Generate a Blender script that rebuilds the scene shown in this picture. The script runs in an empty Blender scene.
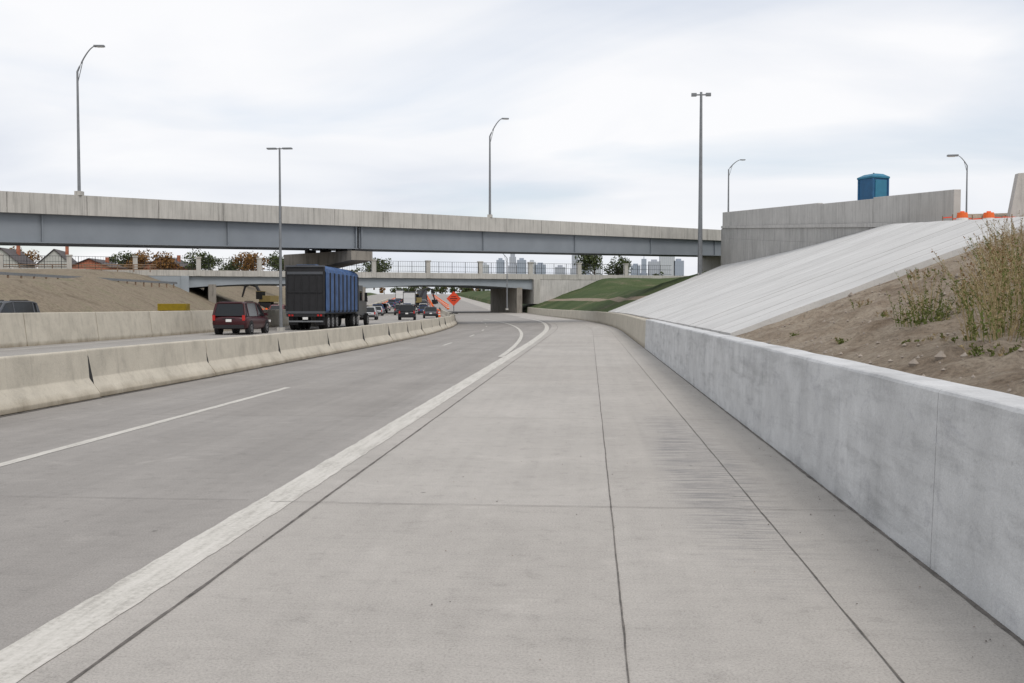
import bpy, math, random
from mathutils import Vector, Euler, noise as mn
random.seed(7)
scene=bpy.context.scene
R=random.Random(11)

# ------------------------------------------------------------------ materials
def newmat(name, rough=0.85, metal=0.0, spec=0.4):
    m=bpy.data.materials.new(name); m.use_nodes=True
    nt=m.node_tree; b=nt.nodes['Principled BSDF']
    b.inputs['Roughness'].default_value=rough
    b.inputs['Metallic'].default_value=metal
    b.inputs['Specular IOR Level'].default_value=spec
    return m,nt,b
def coords(nt, scale=(1,1,1), kind='Object', rot=(0,0,0)):
    t=nt.nodes.new('ShaderNodeTexCoord'); mp=nt.nodes.new('ShaderNodeMapping')
    mp.inputs['Scale'].default_value=scale; mp.inputs['Rotation'].default_value=rot
    nt.links.new(t.outputs[kind],mp.inputs['Vector']); return mp.outputs['Vector']
def noise(nt,vec,scale,detail=4,rough=0.55,dist=0.0):
    n=nt.nodes.new('ShaderNodeTexNoise'); n.inputs['Scale'].default_value=scale
    n.inputs['Detail'].default_value=detail; n.inputs['Roughness'].default_value=rough
    n.inputs['Distortion'].default_value=dist
    nt.links.new(vec,n.inputs['Vector']); return n.outputs['Fac']
def ramp(nt,fac,stops):
    r=nt.nodes.new('ShaderNodeValToRGB'); e=r.color_ramp.elements
    while len(e)<len(stops): e.new(0.5)
    for i,(p,c) in enumerate(stops):
        e[i].position=p
        if isinstance(c,(int,float)): c=(c,c,c)
        e[i].color=(c[0],c[1],c[2],1)
    nt.links.new(fac,r.inputs['Fac']); return r.outputs['Color']
def mix(nt,a,b,fac=1.0,mode='MIX'):
    n=nt.nodes.new('ShaderNodeMix'); n.data_type='RGBA'; n.blend_type=mode
    def s(i,v):
        if isinstance(v,(tuple,list)): n.inputs[i].default_value=(v[0],v[1],v[2],1)
        elif isinstance(v,(int,float)): n.inputs[i].default_value=v if i==0 else (v,v,v,1)
        else: nt.links.new(v,n.inputs[i])
    s(0,fac); s(6,a); s(7,b); return n.outputs[2]
def math_n(nt,op,a,b=None,c=None):
    n=nt.nodes.new('ShaderNodeMath'); n.operation=op
    for i,v in enumerate((a,b,c)):
        if v is None: continue
        if isinstance(v,(int,float)): n.inputs[i].default_value=v
        else: nt.links.new(v,n.inputs[i])
    return n.outputs[0]
def bump(nt,b,h,strength=0.3,dist=0.02):
    n=nt.nodes.new('ShaderNodeBump'); n.inputs['Strength'].default_value=strength
    n.inputs['Distance'].default_value=dist
    nt.links.new(h,n.inputs['Height']); nt.links.new(n.outputs['Normal'],b.inputs['Normal'])
def setcol(nt,b,c): nt.links.new(c,b.inputs['Base Color'])

def concrete(name,c,var=0.15,streak=(0.6,0.6,0.6),blot=0.7,speck=0.12,bmp=0.3,streak_amt=0.2,rough=0.9,dirtlow=None,drips=0,patch=0):
    m,nt,b=newmat(name,rough,spec=0.25)
    v=coords(nt)
    big=noise(nt,v,blot,6,0.65)
    lo=tuple(x*(1-var) for x in c); hi=tuple(min(1,x*(1+var)) for x in c)
    col=ramp(nt,big,[(0.3,lo),(0.7,hi)])
    vs=coords(nt,streak)
    st=noise(nt,vs,2.2,6,0.65,0.3)
    col=mix(nt,col,ramp(nt,st,[(0.30,1-streak_amt*1.6),(0.5,1.0),(0.75,1+streak_amt*0.3)]),1,'MULTIPLY')
    sp=noise(nt,v,55,3,0.7)
    col=mix(nt,col,ramp(nt,sp,[(0.3,1-speck),(0.6,1.0)]),1,'MULTIPLY')
    pit=noise(nt,v,14,5,0.75)
    col=mix(nt,col,ramp(nt,pit,[(0.28,0.72),(0.4,1.0)]),0.7,'MULTIPLY')
    if drips:
        dr=noise(nt,coords(nt,(7,7,.35)),1.0,5,.7)
        col=mix(nt,col,ramp(nt,dr,[(0.34,1-drips),(0.46,1.0)]),1,'MULTIPLY')
    if patch:
        pa=noise(nt,coords(nt,(1,1,1.6)),2.6,7,.75,.8)
        col=mix(nt,col,ramp(nt,pa,[(0.36,(1-patch,1-patch,1-patch*.9)),(0.47,1.0),(.60,1.0),(0.70,1+patch*.6)]),1,'MULTIPLY')
    if dirtlow:
        z=nt.nodes.new('ShaderNodeSeparateXYZ'); nt.links.new(v,z.inputs[0])
        zz=math_n(nt,'ADD',z.outputs[2],math_n(nt,'MULTIPLY',st,dirtlow))
        col=mix(nt,col,ramp(nt,zz,[(dirtlow*0.35,(0.6,0.55,0.48)),(dirtlow*1.3,1.0)]),1,'MULTIPLY')
    setcol(nt,b,col)
    hb=math_n(nt,'ADD',sp,math_n(nt,'MULTIPLY',pit,1.5))
    bump(nt,b,hb,bmp,0.01)
    return m

def plain(name,c,rough=0.5,metal=0.0,var=0.12,scale=3.0,spec=0.5):
    m,nt,b=newmat(name,rough,metal,spec)
    v=coords(nt); n=noise(nt,v,scale,4,0.6)
    lo=tuple(x*(1-var) for x in c); hi=tuple(min(1,x*(1+var)) for x in c)
    setcol(nt,b,ramp(nt,n,[(0.3,lo),(0.7,hi)])); return m

def pavement(name,c,scuff=False,wheel=None):
    m,nt,b=newmat(name,0.9,spec=0.2)
    v=coords(nt)
    big=noise(nt,v,0.45,7,0.62)
    col=ramp(nt,big,[(0.28,tuple(x*0.90 for x in c)),(0.72,tuple(x*1.09 for x in c))])
    vs=coords(nt,(2.2,0.06,1))
    lg=noise(nt,vs,2.0,5,0.6,0.2)
    col=mix(nt,col,ramp(nt,lg,[(0.3,0.94),(0.52,1.0),(0.75,1.03)]),1,'MULTIPLY')
    vt=coords(nt,(0.5,18,1))
    tn=noise(nt,vt,2.0,3,0.6)
    col=mix(nt,col,ramp(nt,tn,[(0.3,0.955),(0.6,1.015)]),1,'MULTIPLY')
    sp=noise(nt,v,75,3,0.85)
    col=mix(nt,col,ramp(nt,sp,[(0.34,0.72),(0.5,0.98),(0.68,1.12)]),1,'MULTIPLY')
    md=noise(nt,v,5,8,0.75)
    col=mix(nt,col,ramp(nt,md,[(0.3,0.80),(0.44,0.98),(0.7,1.05)]),1,'MULTIPLY')
    vo=nt.nodes.new('ShaderNodeTexVoronoi'); vo.inputs['Scale'].default_value=1.1
    nt.links.new(v,vo.inputs['Vector'])
    spot=math_n(nt,'ADD',vo.outputs['Distance'],math_n(nt,'MULTIPLY',md,0.07))
    col=mix(nt,col,ramp(nt,spot,[(0.045,0.5),(0.068,1.0)]),1,'MULTIPLY')
    pw=noise(nt,v,1.3,8,0.7,0.6)
    col=mix(nt,col,ramp(nt,pw,[(0.58,(0,0,0)),(0.72,(0.055,0.052,0.048))]),1,'ADD')
    sx=nt.nodes.new('ShaderNodeSeparateXYZ'); nt.links.new(v,sx.inputs[0])
    iy=math_n(nt,'FLOOR',math_n(nt,'DIVIDE',math_n(nt,'SUBTRACT',sx.outputs[1],1.7),6.2))
    ix=math_n(nt,'FLOOR',math_n(nt,'DIVIDE',math_n(nt,'SUBTRACT',sx.outputs[0],0.17),2.37 if scuff else 3.3))
    cb=nt.nodes.new('ShaderNodeCombineXYZ'); nt.links.new(ix,cb.inputs[0]); nt.links.new(iy,cb.inputs[1])
    wn=nt.nodes.new('ShaderNodeTexWhiteNoise'); nt.links.new(cb.outputs[0],wn.inputs['Vector'])
    col=mix(nt,col,ramp(nt,wn.outputs['Value'],[(0,(0.955,0.95,0.945)),(1,1.03)]),1,'MULTIPLY')
    if scuff:
        vv=coords(nt,(0.55,7,1)); s1=noise(nt,vv,3.0,5,0.75)
        xm=math_n(nt,'SUBTRACT',1.0,math_n(nt,'MULTIPLY',math_n(nt,'ABSOLUTE',math_n(nt,'SUBTRACT',sx.outputs[0],1.12)),1.9))
        ym=math_n(nt,'SUBTRACT',1.0,math_n(nt,'MULTIPLY',math_n(nt,'ABSOLUTE',math_n(nt,'SUBTRACT',sx.outputs[1],10.5)),0.19))
        mk=math_n(nt,'MULTIPLY',math_n(nt,'MAXIMUM',xm,0.0),math_n(nt,'MAXIMUM',ym,0.0))
        thr=ramp(nt,s1,[(0.44,1.0),(0.54,0.0)])
        f=math_n(nt,'MINIMUM',math_n(nt,'MULTIPLY',mk,1.5),0.6)
        f=math_n(nt,'MULTIPLY',f,thr)
        col=mix(nt,col,(0.15,0.15,0.155),f)
        f2=math_n(nt,'MULTIPLY',math_n(nt,'MINIMUM',mk,0.5),0.2)
        col=mix(nt,col,(0.25,0.25,0.26),f2)
    if wheel:
        for wx in wheel:
            d=math_n(nt,'ABSOLUTE',math_n(nt,'SUBTRACT',sx.outputs[0],wx))
            d=math_n(nt,'ADD',d,math_n(nt,'MULTIPLY',lg,0.5))
            col=mix(nt,col,ramp(nt,d,[(0.25,0.92),(0.85,1.0)]),1,'MULTIPLY')
    setcol(nt,b,col)
    bump(nt,b,math_n(nt,'ADD',sp,math_n(nt,'MULTIPLY',tn,1.2)),0.4,0.006)
    return m

M_shoulder=pavement('shoulder_concrete',(0.415,0.392,0.362),scuff=True)
M_lane=pavement('lane_concrete',(0.315,0.298,0.278),wheel=(-7.9,-6.6,-4.9,-3.4))
M_far=pavement('carriageway_concrete',(0.335,0.318,0.295))
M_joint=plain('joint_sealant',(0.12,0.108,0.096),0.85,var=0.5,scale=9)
def paint_line():
    m,nt,b=newmat('worn_white_paint',0.8)
    v=coords(nt); n=noise(nt,v,26,8,0.8); n2=noise(nt,coords(nt,(4,0.35,1)),3,6,0.7)
    s=math_n(nt,'ADD',math_n(nt,'MULTIPLY',n,0.55),math_n(nt,'MULTIPLY',n2,0.5))
    col=ramp(nt,s,[(0.43,(0.38,0.36,0.325)),(0.51,(0.51,0.49,0.445)),(0.62,(0.60,0.575,0.53))])
    setcol(nt,b,col); bump(nt,b,n,.3,.005); return m
M_paint=paint_line()
M_bar_new=concrete('new_barrier_concrete',(0.58,0.585,0.585),0.15,(0.35,0.35,2.6),1.6,0.10,0.4,0.14,patch=.13,drips=.08)
M_bar_old=concrete('weathered_barrier_concrete',(0.53,0.49,0.41),0.10,(0.9,0.9,0.5),1.0,0.12,0.35,0.11,dirtlow=0.25,drips=.12,patch=.06)
M_wall=concrete('wall_concrete',(0.50,0.485,0.46),0.10,(1.6,1.6,0.15),0.5,0.08,0.3,0.14,drips=.15,patch=.06)
M_wall2=concrete('wall_concrete_lower',(0.44,0.43,0.41),0.12,(1.6,1.6,0.15),0.5,0.1,0.3,0.2,drips=.2,patch=.08)
M_parapet=concrete('bridge_parapet_concrete',(0.46,0.445,0.41),0.12,(2.2,2.2,0.12),0.4,0.12,0.3,0.18,drips=.22)
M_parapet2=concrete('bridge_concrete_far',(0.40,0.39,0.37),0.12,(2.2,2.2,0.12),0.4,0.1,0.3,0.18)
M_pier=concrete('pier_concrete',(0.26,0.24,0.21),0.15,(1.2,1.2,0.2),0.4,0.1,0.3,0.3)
M_steel=plain('girder_grey_paint',(0.215,0.238,0.262),0.6,var=0.07,scale=0.5,spec=.3)
M_steel2=plain('girder_pale_paint',(0.27,0.30,0.325),0.6,var=0.08,scale=0.5,spec=.3)
M_dark=plain('gap_shade_black',(0.02,0.02,0.02),0.9)
M_galv=plain('galvanised_steel',(0.20,0.21,0.22),0.5,0.4)
M_black=plain('black_metal',(0.022,0.022,0.024),0.65,spec=.3)
M_rubber=plain('tyre_rubber',(0.018,0.018,0.018),0.9,spec=.2)
M_rim=plain('wheel_rim',(0.35,0.35,0.36),0.4,0.7)
M_glass=plain('car_glass',(0.012,0.014,0.016),0.12,var=0.05,spec=0.4)
M_red=plain('tail_light_red',(0.42,0.015,0.012),0.3)
M_white=plain('white_panel',(0.72,0.72,0.7),0.5)
M_orange=plain('safety_orange',(0.80,0.14,0.02),0.6)
M_orangered=plain('sign_orange_red',(0.75,0.07,0.02),0.6)
M_yellow=plain('safety_yellow',(0.62,0.42,0.02),0.6)
M_mustard=plain('faded_machine_paint',(0.2,0.15,0.05),0.7)
M_blue=plain('toilet_blue',(0.012,0.09,0.20),0.55)
M_bluelid=plain('toilet_roof_blue',(0.02,0.16,0.26),0.5)
M_tarp=plain('blue_tarp',(0.05,0.10,0.22),0.55,var=0.3,scale=1.5,spec=.3)
M_wood=plain('weathered_wood',(0.22,0.15,0.1),0.9)
M_brick=plain('brick',(0.36,0.13,0.075),0.9,var=0.2,scale=2)
M_roof=plain('roof_shingles',(0.09,0.08,0.08),0.9)
M_siding=plain('pale_siding',(0.42,0.43,0.40),0.8)
M_win=plain('window_glass',(0.03,0.04,0.05),0.2)
M_bark=plain('bark',(0.07,0.05,0.035),0.95)

def paving():
    m,nt,b=newmat('slope_paving_concrete',0.9,spec=0.25)
    a=nt.nodes.new('ShaderNodeAttribute'); a.attribute_name='tone'
    v=coords(nt)
    col=ramp(nt,a.outputs['Fac'],[(0.0,(0.555,0.55,0.535)),(1.0,(0.605,0.60,0.585))])
    vs=coords(nt,(0.12,2.5,0.12)); st=noise(nt,vs,2.0,6,0.7,0.2)
    col=mix(nt,col,ramp(nt,st,[(0.3,0.90),(0.5,1.0),(0.7,1.02)]),1,'MULTIPLY')
    big=noise(nt,v,0.4,6,0.65); col=mix(nt,col,ramp(nt,big,[(0.3,0.88),(0.65,1.03)]),1,'MULTIPLY')
    sp=noise(nt,v,24,5,0.75); col=mix(nt,col,ramp(nt,sp,[(0.3,0.84),(0.5,1.0)]),1,'MULTIPLY')
    setcol(nt,b,col); bump(nt,b,math_n(nt,'ADD',sp,st),0.3,0.015); return m
M_paving=paving()
M_pjoint=plain('paving_joint',(0.26,0.25,0.235),0.95,var=.3)
def ground_mat(name,stops,scale=1.2,fine=25,bs=0.6,dist=0.06):
    m,nt,b=newmat(name,0.97,spec=0.12)
    v=coords(nt); n=noise(nt,v,scale,9,0.72,0.4); col=ramp(nt,n,stops)
    f=noise(nt,v,fine,7,0.82); col=mix(nt,col,ramp(nt,f,[(0.32,0.5),(0.5,0.98),(0.70,1.25)]),1,'MULTIPLY')
    setcol(nt,b,col); bump(nt,b,math_n(nt,'ADD',n,math_n(nt,'MULTIPLY',f,0.6)),bs,dist); return m
M_dirt=ground_mat('sandy_dirt',[(0.3,(0.17,0.125,0.085)),(0.43,(0.30,0.24,0.18)),(0.58,(0.41,0.345,0.27)),(0.75,(0.28,0.22,0.165))],1.3,18,bs=1.0,dist=.09)
M_grass=ground_mat('grass_bank',[(0.36,(0.045,0.068,0.024)),(0.5,(0.062,0.088,0.033)),(0.58,(0.085,0.10,0.045)),(0.66,(0.2,0.165,0.12))],0.12,4)
M_brown=ground_mat('dry_brown_bank',[(0.3,(0.14,0.115,0.08)),(0.5,(0.23,0.19,0.14)),(0.7,(0.17,0.16,0.10))],0.3,3)
M_path=ground_mat('dirt_path',[(0.3,(0.22,0.18,0.13)),(0.7,(0.3,0.25,0.19))],0.5,4)
M_stone=plain('stones',(0.3,0.26,0.22),0.9,var=0.3,scale=8)
def leafmat(name,a,b_,c,sc=.9):
    m,nt,b=newmat(name,0.8,spec=0.2)
    n=noise(nt,coords(nt),sc,4,0.7)
    setcol(nt,b,ramp(nt,n,[(0.32,a),(0.5,b_),(0.68,c)])); return m
M_leaf=leafmat('tree_leaves',(0.03,0.045,0.015),(0.06,0.08,0.03),(0.11,0.115,0.05))
M_leaf2=leafmat('autumn_leaves',(0.09,0.055,0.015),(0.19,0.095,0.03),(0.26,0.15,0.05))
M_weed=leafmat('weed_leaves',(0.07,0.095,0.02),(0.13,0.16,0.045),(0.23,0.22,0.08),9)
M_straw=leafmat('dry_stems',(0.25,0.18,0.09),(0.38,0.30,0.17),(0.20,0.17,0.07),9)
M_rust=leafmat('rusty_seed_heads',(0.16,0.08,0.04),(0.27,0.16,0.08),(0.33,0.24,0.12),9)

# ------------------------------------------------------------------ mesh builder
class MB:
    def __init__(s): s.v=[]; s.f=[]; s.m=[]; s.mats=[]
    def mi(s,mat):
        if mat not in s.mats: s.mats.append(mat)
        return s.mats.index(mat)
    def add(s,vs,fs,mat):
        o=len(s.v); s.v+= [tuple(p) for p in vs]; k=s.mi(mat)
        for f in fs: s.f.append([i+o for i in f]); s.m.append(k)
    def hexa(s,p,mat):
        s.add(p,[(3,2,1,0),(4,5,6,7),(0,1,5,4),(1,2,6,5),(2,3,7,6),(3,0,4,7)],mat)
    def box(s,c,d,mat,rz=0.0,rx=0.0,ry=0.0):
        e=Euler((rx,ry,rz)).to_matrix(); p=[]
        for z in (-.5,.5):
            for x,y in ((-.5,-.5),(.5,-.5),(.5,.5),(-.5,.5)):
                p.append(Vector(c)+e@Vector((x*d[0],y*d[1],z*d[2])))
        s.hexa(p,mat)
    def tube(s,pts,rad,mat,seg=8,cap=True):
        pts=[Vector(p) for p in pts]; n=len(pts)
        if isinstance(rad,(int,float)): rad=[rad]*n
        rings=[]
        for i,p in enumerate(pts):
            t=(pts[min(i+1,n-1)]-pts[max(i-1,0)]).normalized()
            a=Vector((0,0,1)) if abs(t.z)<0.9 else Vector((1,0,0))
            u=t.cross(a).normalized(); w=t.cross(u)
            rings.append([p+(u*math.cos(2*math.pi*k/seg)+w*math.sin(2*math.pi*k/seg))*rad[i] for k in range(seg)])
        vs=[q for r in rings for q in r]; fs=[]
        for i in range(n-1):
            for k in range(seg):
                fs.append((i*seg+k,i*seg+(k+1)%seg,(i+1)*seg+(k+1)%seg,(i+1)*seg+k))
        if cap: fs.append(tuple(range(seg))[::-1]); fs.append(tuple((n-1)*seg+k for k in range(seg)))
        s.add(vs,fs,mat)
    def build(s,name,loc=(0,0,0),rz=0.0,smooth=False,bevel=0):
        me=bpy.data.meshes.new(name); me.from_pydata(s.v,[],s.f)
        for m in s.mats: me.materials.append(m)
        me.polygons.foreach_set('material_index',s.m)
        if smooth: me.polygons.foreach_set('use_smooth',[True]*len(s.f))
        me.update()
        o=bpy.data.objects.new(name,me); scene.collection.objects.link(o)
        o.location=loc; o.rotation_euler=(0,0,rz)
        if bevel:
            b=o.modifiers.new('bevel','BEVEL'); b.width=bevel; b.segments=2; b.limit_method='ANGLE'
        return o

# ------------------------------------------------------------------ alignment
def dxm(Y):
    if Y<33: return 0.0
    if Y<110: return -0.0011*(Y-33)**2
    return -6.52-0.17*(min(Y,900)-110)
def dxr(Y):
    if Y<60: return 0.0
    if Y<140: return -0.00106*(Y-60)**2
    return -6.78-0.17*(min(Y,900)-140)
def zr(Y):
    if Y<120: return 0.0
    if Y<220: return 0.0001*(Y-120)**2
    return min(1.0+0.02*(Y-220),9.4)
def sm(a,b,x):
    t=max(0,min(1,(x-a)/(b-a))); return t*t*(3-2*t)
XR=2.45; XL=-41.0
def plane_r(X,Y): return zr(Y)+1.0+0.36*(X-(XR+dxr(Y)))
def wallX(Y): return 13.6+(105-Y)*0.0709
def capr(Y):
    if Y<20.4: return 3.28
    if Y<57.6: return 3.28+0.0777*(Y-20.4)-0.25*sm(20,30,Y)
    if Y<105: return plane_r(wallX(Y),Y)-0.1
    return 5.6-2.1*sm(105,118,Y)+3.2*sm(155,182,Y)+2.8*sm(200,650,Y)
def capl(Y): return 4.3+2.6*sm(100,140,Y)+3.0*sm(200,650,Y)
def rough(X,Y,a): return a*(mn.fractal(Vector((X*0.9,Y*0.9,0)),1.0,2.0,5))
def H(X,Y):
    xr=XR+dxr(Y); xl=XL+dxm(Y)
    if X>=xr-1e-4:
        z=min(plane_r(X,Y),max(capr(Y),zr(Y)))
        d=X-xr
        if Y<24: z+=(rough(X,Y,0.12)+rough(X*4,Y*4,0.03))*min(1,d*1.5)*(1-.8*sm(17.5,19,Y))-0.06*min(1,d)
        elif Y>105: z+=rough(X*0.3,Y*0.3,0.3)*min(1,d*0.3)
        return z
    if X<=xl+1e-4:
        d=xl-X; return max(zr(Y),min(zr(Y)+0.42*d,capl(Y)))+rough(X*.2,Y*.2,0.35)*min(1,d*.2)
    return zr(Y)-0.08

def frange(a,b,s):
    r=[]; x=a
    while x<b-1e-6: r.append(x); x+=s
    return r
Ys=[-300,-60,-25,-10,-4]+frange(0,3,0.5)+frange(3,20,0.16)+frange(20,24,.5)+frange(24,110,3)+frange(110,300,8)+frange(300,900,30)+[900,1300,2000,3500,6500]
offL=[-5000,-1500,-600,-250,-120,-70,-45,-30,-22,-18,-15,-12,-10,-8,-6,-3,0]
offR=[0]+frange(0.12,7,0.16)+frange(7,22,1.0)+[24,28,36,60,120,300,800,2000,5000]
def build_ground():
    g=MB(); cols=[('L',o) for o in offL]+[('L',0.4),('R',-0.25)]+[('R',o) for o in offR]
    n=len(cols); V=[]
    for Y in Ys:
        for k,o in cols:
            X=(XL+dxm(Y)+o) if k=='L' else (XR+dxr(Y)+o)
            V.append((X,Y,H(X,Y)))
    g.v=V
    for m in (M_dirt,M_grass,M_brown,M_path): g.mi(m)
    for j in range(len(Ys)-1):
        for i in range(n-1):
            g.f.append([j*n+i,j*n+i+1,(j+1)*n+i+1,(j+1)*n+i])
            Y=Ys[j]; o=cols[i][1]
            if cols[i][0]=='R': g.m.append(0 if Y<90 else (3 if (3.2<o<4.4 and Y<300) else 1))
            else: g.m.append(2 if Y<300 else 1)
    return g.build('ground',smooth=True)
build_ground()

Yroad=frange(-30,40,2)+frange(40,170,2.5)+frange(170,900,15)+[900]
def strip(name,fa,fb,mat,z=0.0,ys=None,cols=1,y0=None,y1=None):
    g=MB(); ys=ys or Yroad
    if y0 is not None: ys=[y0]+[y for y in ys if y0<y<y1]+[y1]
    V=[]; F=[]
    for Y in ys:
        a=fa(Y); b=fb(Y)
        for c in range(cols+1): V.append((a+(b-a)*c/cols,Y,zr(Y)+z))
    w=cols+1
    for j in range(len(ys)-1):
        for c in range(cols): F.append((j*w+c,j*w+c+1,(j+1)*w+c+1,(j+1)*w+c))
    g.add(V,F,mat); return g
strip('',lambda Y:-2.66+dxr(Y),lambda Y:2.12+dxr(Y),M_shoulder).build('road_shoulder')
strip('',lambda Y:-9.2+dxm(Y),lambda Y:-2.66+dxr(Y),M_lane).build('road_lane')
strip('',lambda Y:-22.6+dxm(Y),lambda Y:-9.2+dxm(Y),M_far).build('road_carriageway')
strip('',lambda Y:XL-.3+dxm(Y),lambda Y:-22.6+dxm(Y),M_far).build('road_opposite_carriageway')

# joints
g=MB()
def jline(fx,w,y0,y1,z=0.004,step=0.15):
    V=[];F=[];Y=y0;k=0
    while Y<=y1:
        s=fx(0)*7
        ww=w*(1+0.5*mn.noise(Vector((s,Y*2.7,3)))+0.5*mn.noise(Vector((s,Y*9,3)))); off=0.004*mn.noise(Vector((fx(0)*3,Y*1.2,9)))+0.0025*mn.noise(Vector((fx(0)*3,Y*7,9)))
        V+= [(fx(Y)-ww/2+off,Y,zr(Y)+z),(fx(Y)+ww/2+off,Y,zr(Y)+z)]
        if k: F.append((2*k-2,2*k-1,2*k+1,2*k))
        k+=1; Y+= step if Y<30 else 2.5
    g.add(V,F,M_joint)
jline(lambda Y:-2.2+dxr(Y),0.020,0,130)
jline(lambda Y:0.17+dxr(Y),0.009,0,130)
jline(lambda Y:1.33+dxr(Y),0.009,0,130)
jline(lambda Y:2.055+dxr(Y),0.03,0,130)
Y=1.7
while Y<75:
    V=[];F=[];n=60
    for i in range(n+1):
        X=-2.6+4.6*i/n; w=0.007*(1+0.9*mn.noise(Vector((X*5,Y,5)))); yy=Y+0.012*mn.noise(Vector((X*1.5,Y,2)))
        V+= [(X+dxr(Y),yy-w/2,0.008),(X+dxr(Y),yy+w/2,0.008)]
        if i: F.append((2*i-2,2*i,2*i+1,2*i-1))
    g.add(V,F,M_joint)
    V=[];F=[]
    for i in range(n+1):
        X=-8.5+5.7*i/n; w=0.006*(1+0.8*mn.noise(Vector((X*4,Y,15))))
        V+= [(X+dxr(Y),Y+.05-w/2,0.008),(X+dxr(Y),Y+.05+w/2,0.008)]
        if i: F.append((2*i-2,2*i,2*i+1,2*i-1))
    g.add(V,F,M_joint)
    Y+=6.2
g.build('pavement_joints')

# painted markings
g=MB()
def pl(fc,w,y0,y1,z=0.004):
    V=[];F=[];Y=y0;k=0
    while True:
        Y=min(Y,y1)
        e1=.014*mn.noise(Vector((fc(0)*3,Y*4,1)))+.008*mn.noise(Vector((fc(0)*3,Y*17,1))); e2=.014*mn.noise(Vector((fc(0)*3,Y*4,7)))+.008*mn.noise(Vector((fc(0)*3,Y*17,7)))
        V+=[(fc(Y)-w/2+e1,Y,zr(Y)+z),(fc(Y)+w/2+e2,Y,zr(Y)+z)]
        if k: F.append((2*k-2,2*k-1,2*k+1,2*k))
        k+=1
        if Y>=y1: break
        Y+=.12 if Y<20 else (.5 if Y<40 else 2.5)
    g.add(V,F,M_paint)
pl(lambda Y:-2.57+dxr(Y)-0.55*sm(40,90,Y),.30,0,140)
def branch(Y): return -2.75-0.0011*max(0,(Y-27))**2-0.006*max(0,Y-27)
pl(branch,.17,31,120,0.012)
pl(lambda Y:-5.91,.13,0,19.1)
for k in range(2,9):
    y=19.1+12*k
    pl(lambda Y:-5.9+dxm(Y),.1,y-3,y)
pl(lambda Y:-9.72+dxm(Y),.14,5,300)
pl(lambda Y:-21.2+dxm(Y),.14,5,300)
for k in range(0,22):
    pl(lambda Y:-13.55+dxm(Y),.12,10+12*k,13+12*k)
    pl(lambda Y:-17.35+dxm(Y),.12,10+12*k,13+12*k)
g.build('lane_markings')

# ------------------------------------------------------------------ barriers
def profile_run(g,prof,fx,y0,y1,mat,step=None,caps=True,zn=0):
    ys=[y0,y1] if not step else frange(y0,y1,step)+[y1]
    n=len(prof); V=[];F=[]
    for Y in ys:
        for i,(px,pz) in enumerate(prof):
            wob=zn*mn.noise(Vector((i*3.1,Y*1.3,0)))
            V.append((fx(Y)+px+wob,Y,zr(Y)+pz+(wob if pz>.3 else 0)))
    for j in range(len(ys)-1):
        for i in range(n):
            F.append((j*n+i,j*n+(i+1)%n,(j+1)*n+(i+1)%n,(j+1)*n+i))
    if caps: F.append(tuple(range(n))[::-1]); F.append(tuple((len(ys)-1)*n+i for i in range(n)))
    g.add(V,F,mat)
g=MB()
prof=[(0,-.02),(0.035,1.075),(0.045,1.092),(0.06,1.1),(0.31,1.1),(0.33,1.085),(0.36,0.2),(0.36,-.02)]
y=-6.0
for seg in [6.1]*9:
    y1=min(y+seg,38.0)
    if y1-y>0.5: profile_run(g,prof,lambda Y:2.07,y,y1-0.008,M_bar_new,0.25,zn=.006)
    y=y1
g.build('concrete_barrier')
g=MB(); y=38.0
prof2=[(0.0,-.02),(0.0,.1),(0.05,1.03),(0.09,1.07),(0.27,1.07),(0.31,1.03),(0.36,.1),(0.36,-.02)]
while y<175:
    profile_run(g,prof2,lambda Y:2.07+dxr(Y),y,y+6.06,M_bar_old,1.5); y+=6.1
g.build('concrete_barrier')
g=MB(); y=16.7-5.3*5
profJ=[(-.3,0.0),(-.3,.08),(-.11,.33),(-.075,.80),(-.06,.82),(.06,.82),(.075,.80),(.11,.33),(.3,.08),(.3,0.0)]
while y<190:
    j=R.uniform(-.035,.035); j2=R.uniform(-.035,.035); y0=y; dz=R.uniform(0,.012)
    gap=.05 if y<40 else .12
    profile_run(g,[(a,b+0.01+dz*(b>.3)) for a,b in profJ],lambda Y:-8.8+dxm(Y)+j+(j2-j)*(Y-y0)/5.3,y+gap,y+5.3-gap,M_bar_old,1.75)
    if y<120:
        g.hexa([(-8.8+dxm(y)+a,y+b_,zz) for zz,aa in ((.0,.2),(.74,.05)) for a,b_ in ((-aa,-gap-.02),(aa,-gap-.02),(aa,gap+.02),(-aa,gap+.02))],M_dark)  # near-black block between segments, its colour standing in for shade in the gap
    y+=5.3
g.build('jersey_barrier',bevel=0.02)
strip('',lambda Y:-8.5+dxm(Y),lambda Y:-8.43+dxm(Y)+.06*mn.noise(Vector((0,Y*2,0))),M_joint,0.006,ys=frange(-4,90,0.4)).build('barrier_shadow_debris')  # dark strip painting the shadow along the barrier foot, together with debris
g=MB(); y=-10
profM=[(-.3,0),(-.16,1.30),(-.14,1.33),(.14,1.33),(.16,1.30),(.3,.15),(.3,0)]
while y<300:
    profile_run(g,profM,lambda Y:-22.6+dxm(Y),y,y+5.93,M_bar_old,2.0); y+=6.0
g.build('median_wall')

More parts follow.
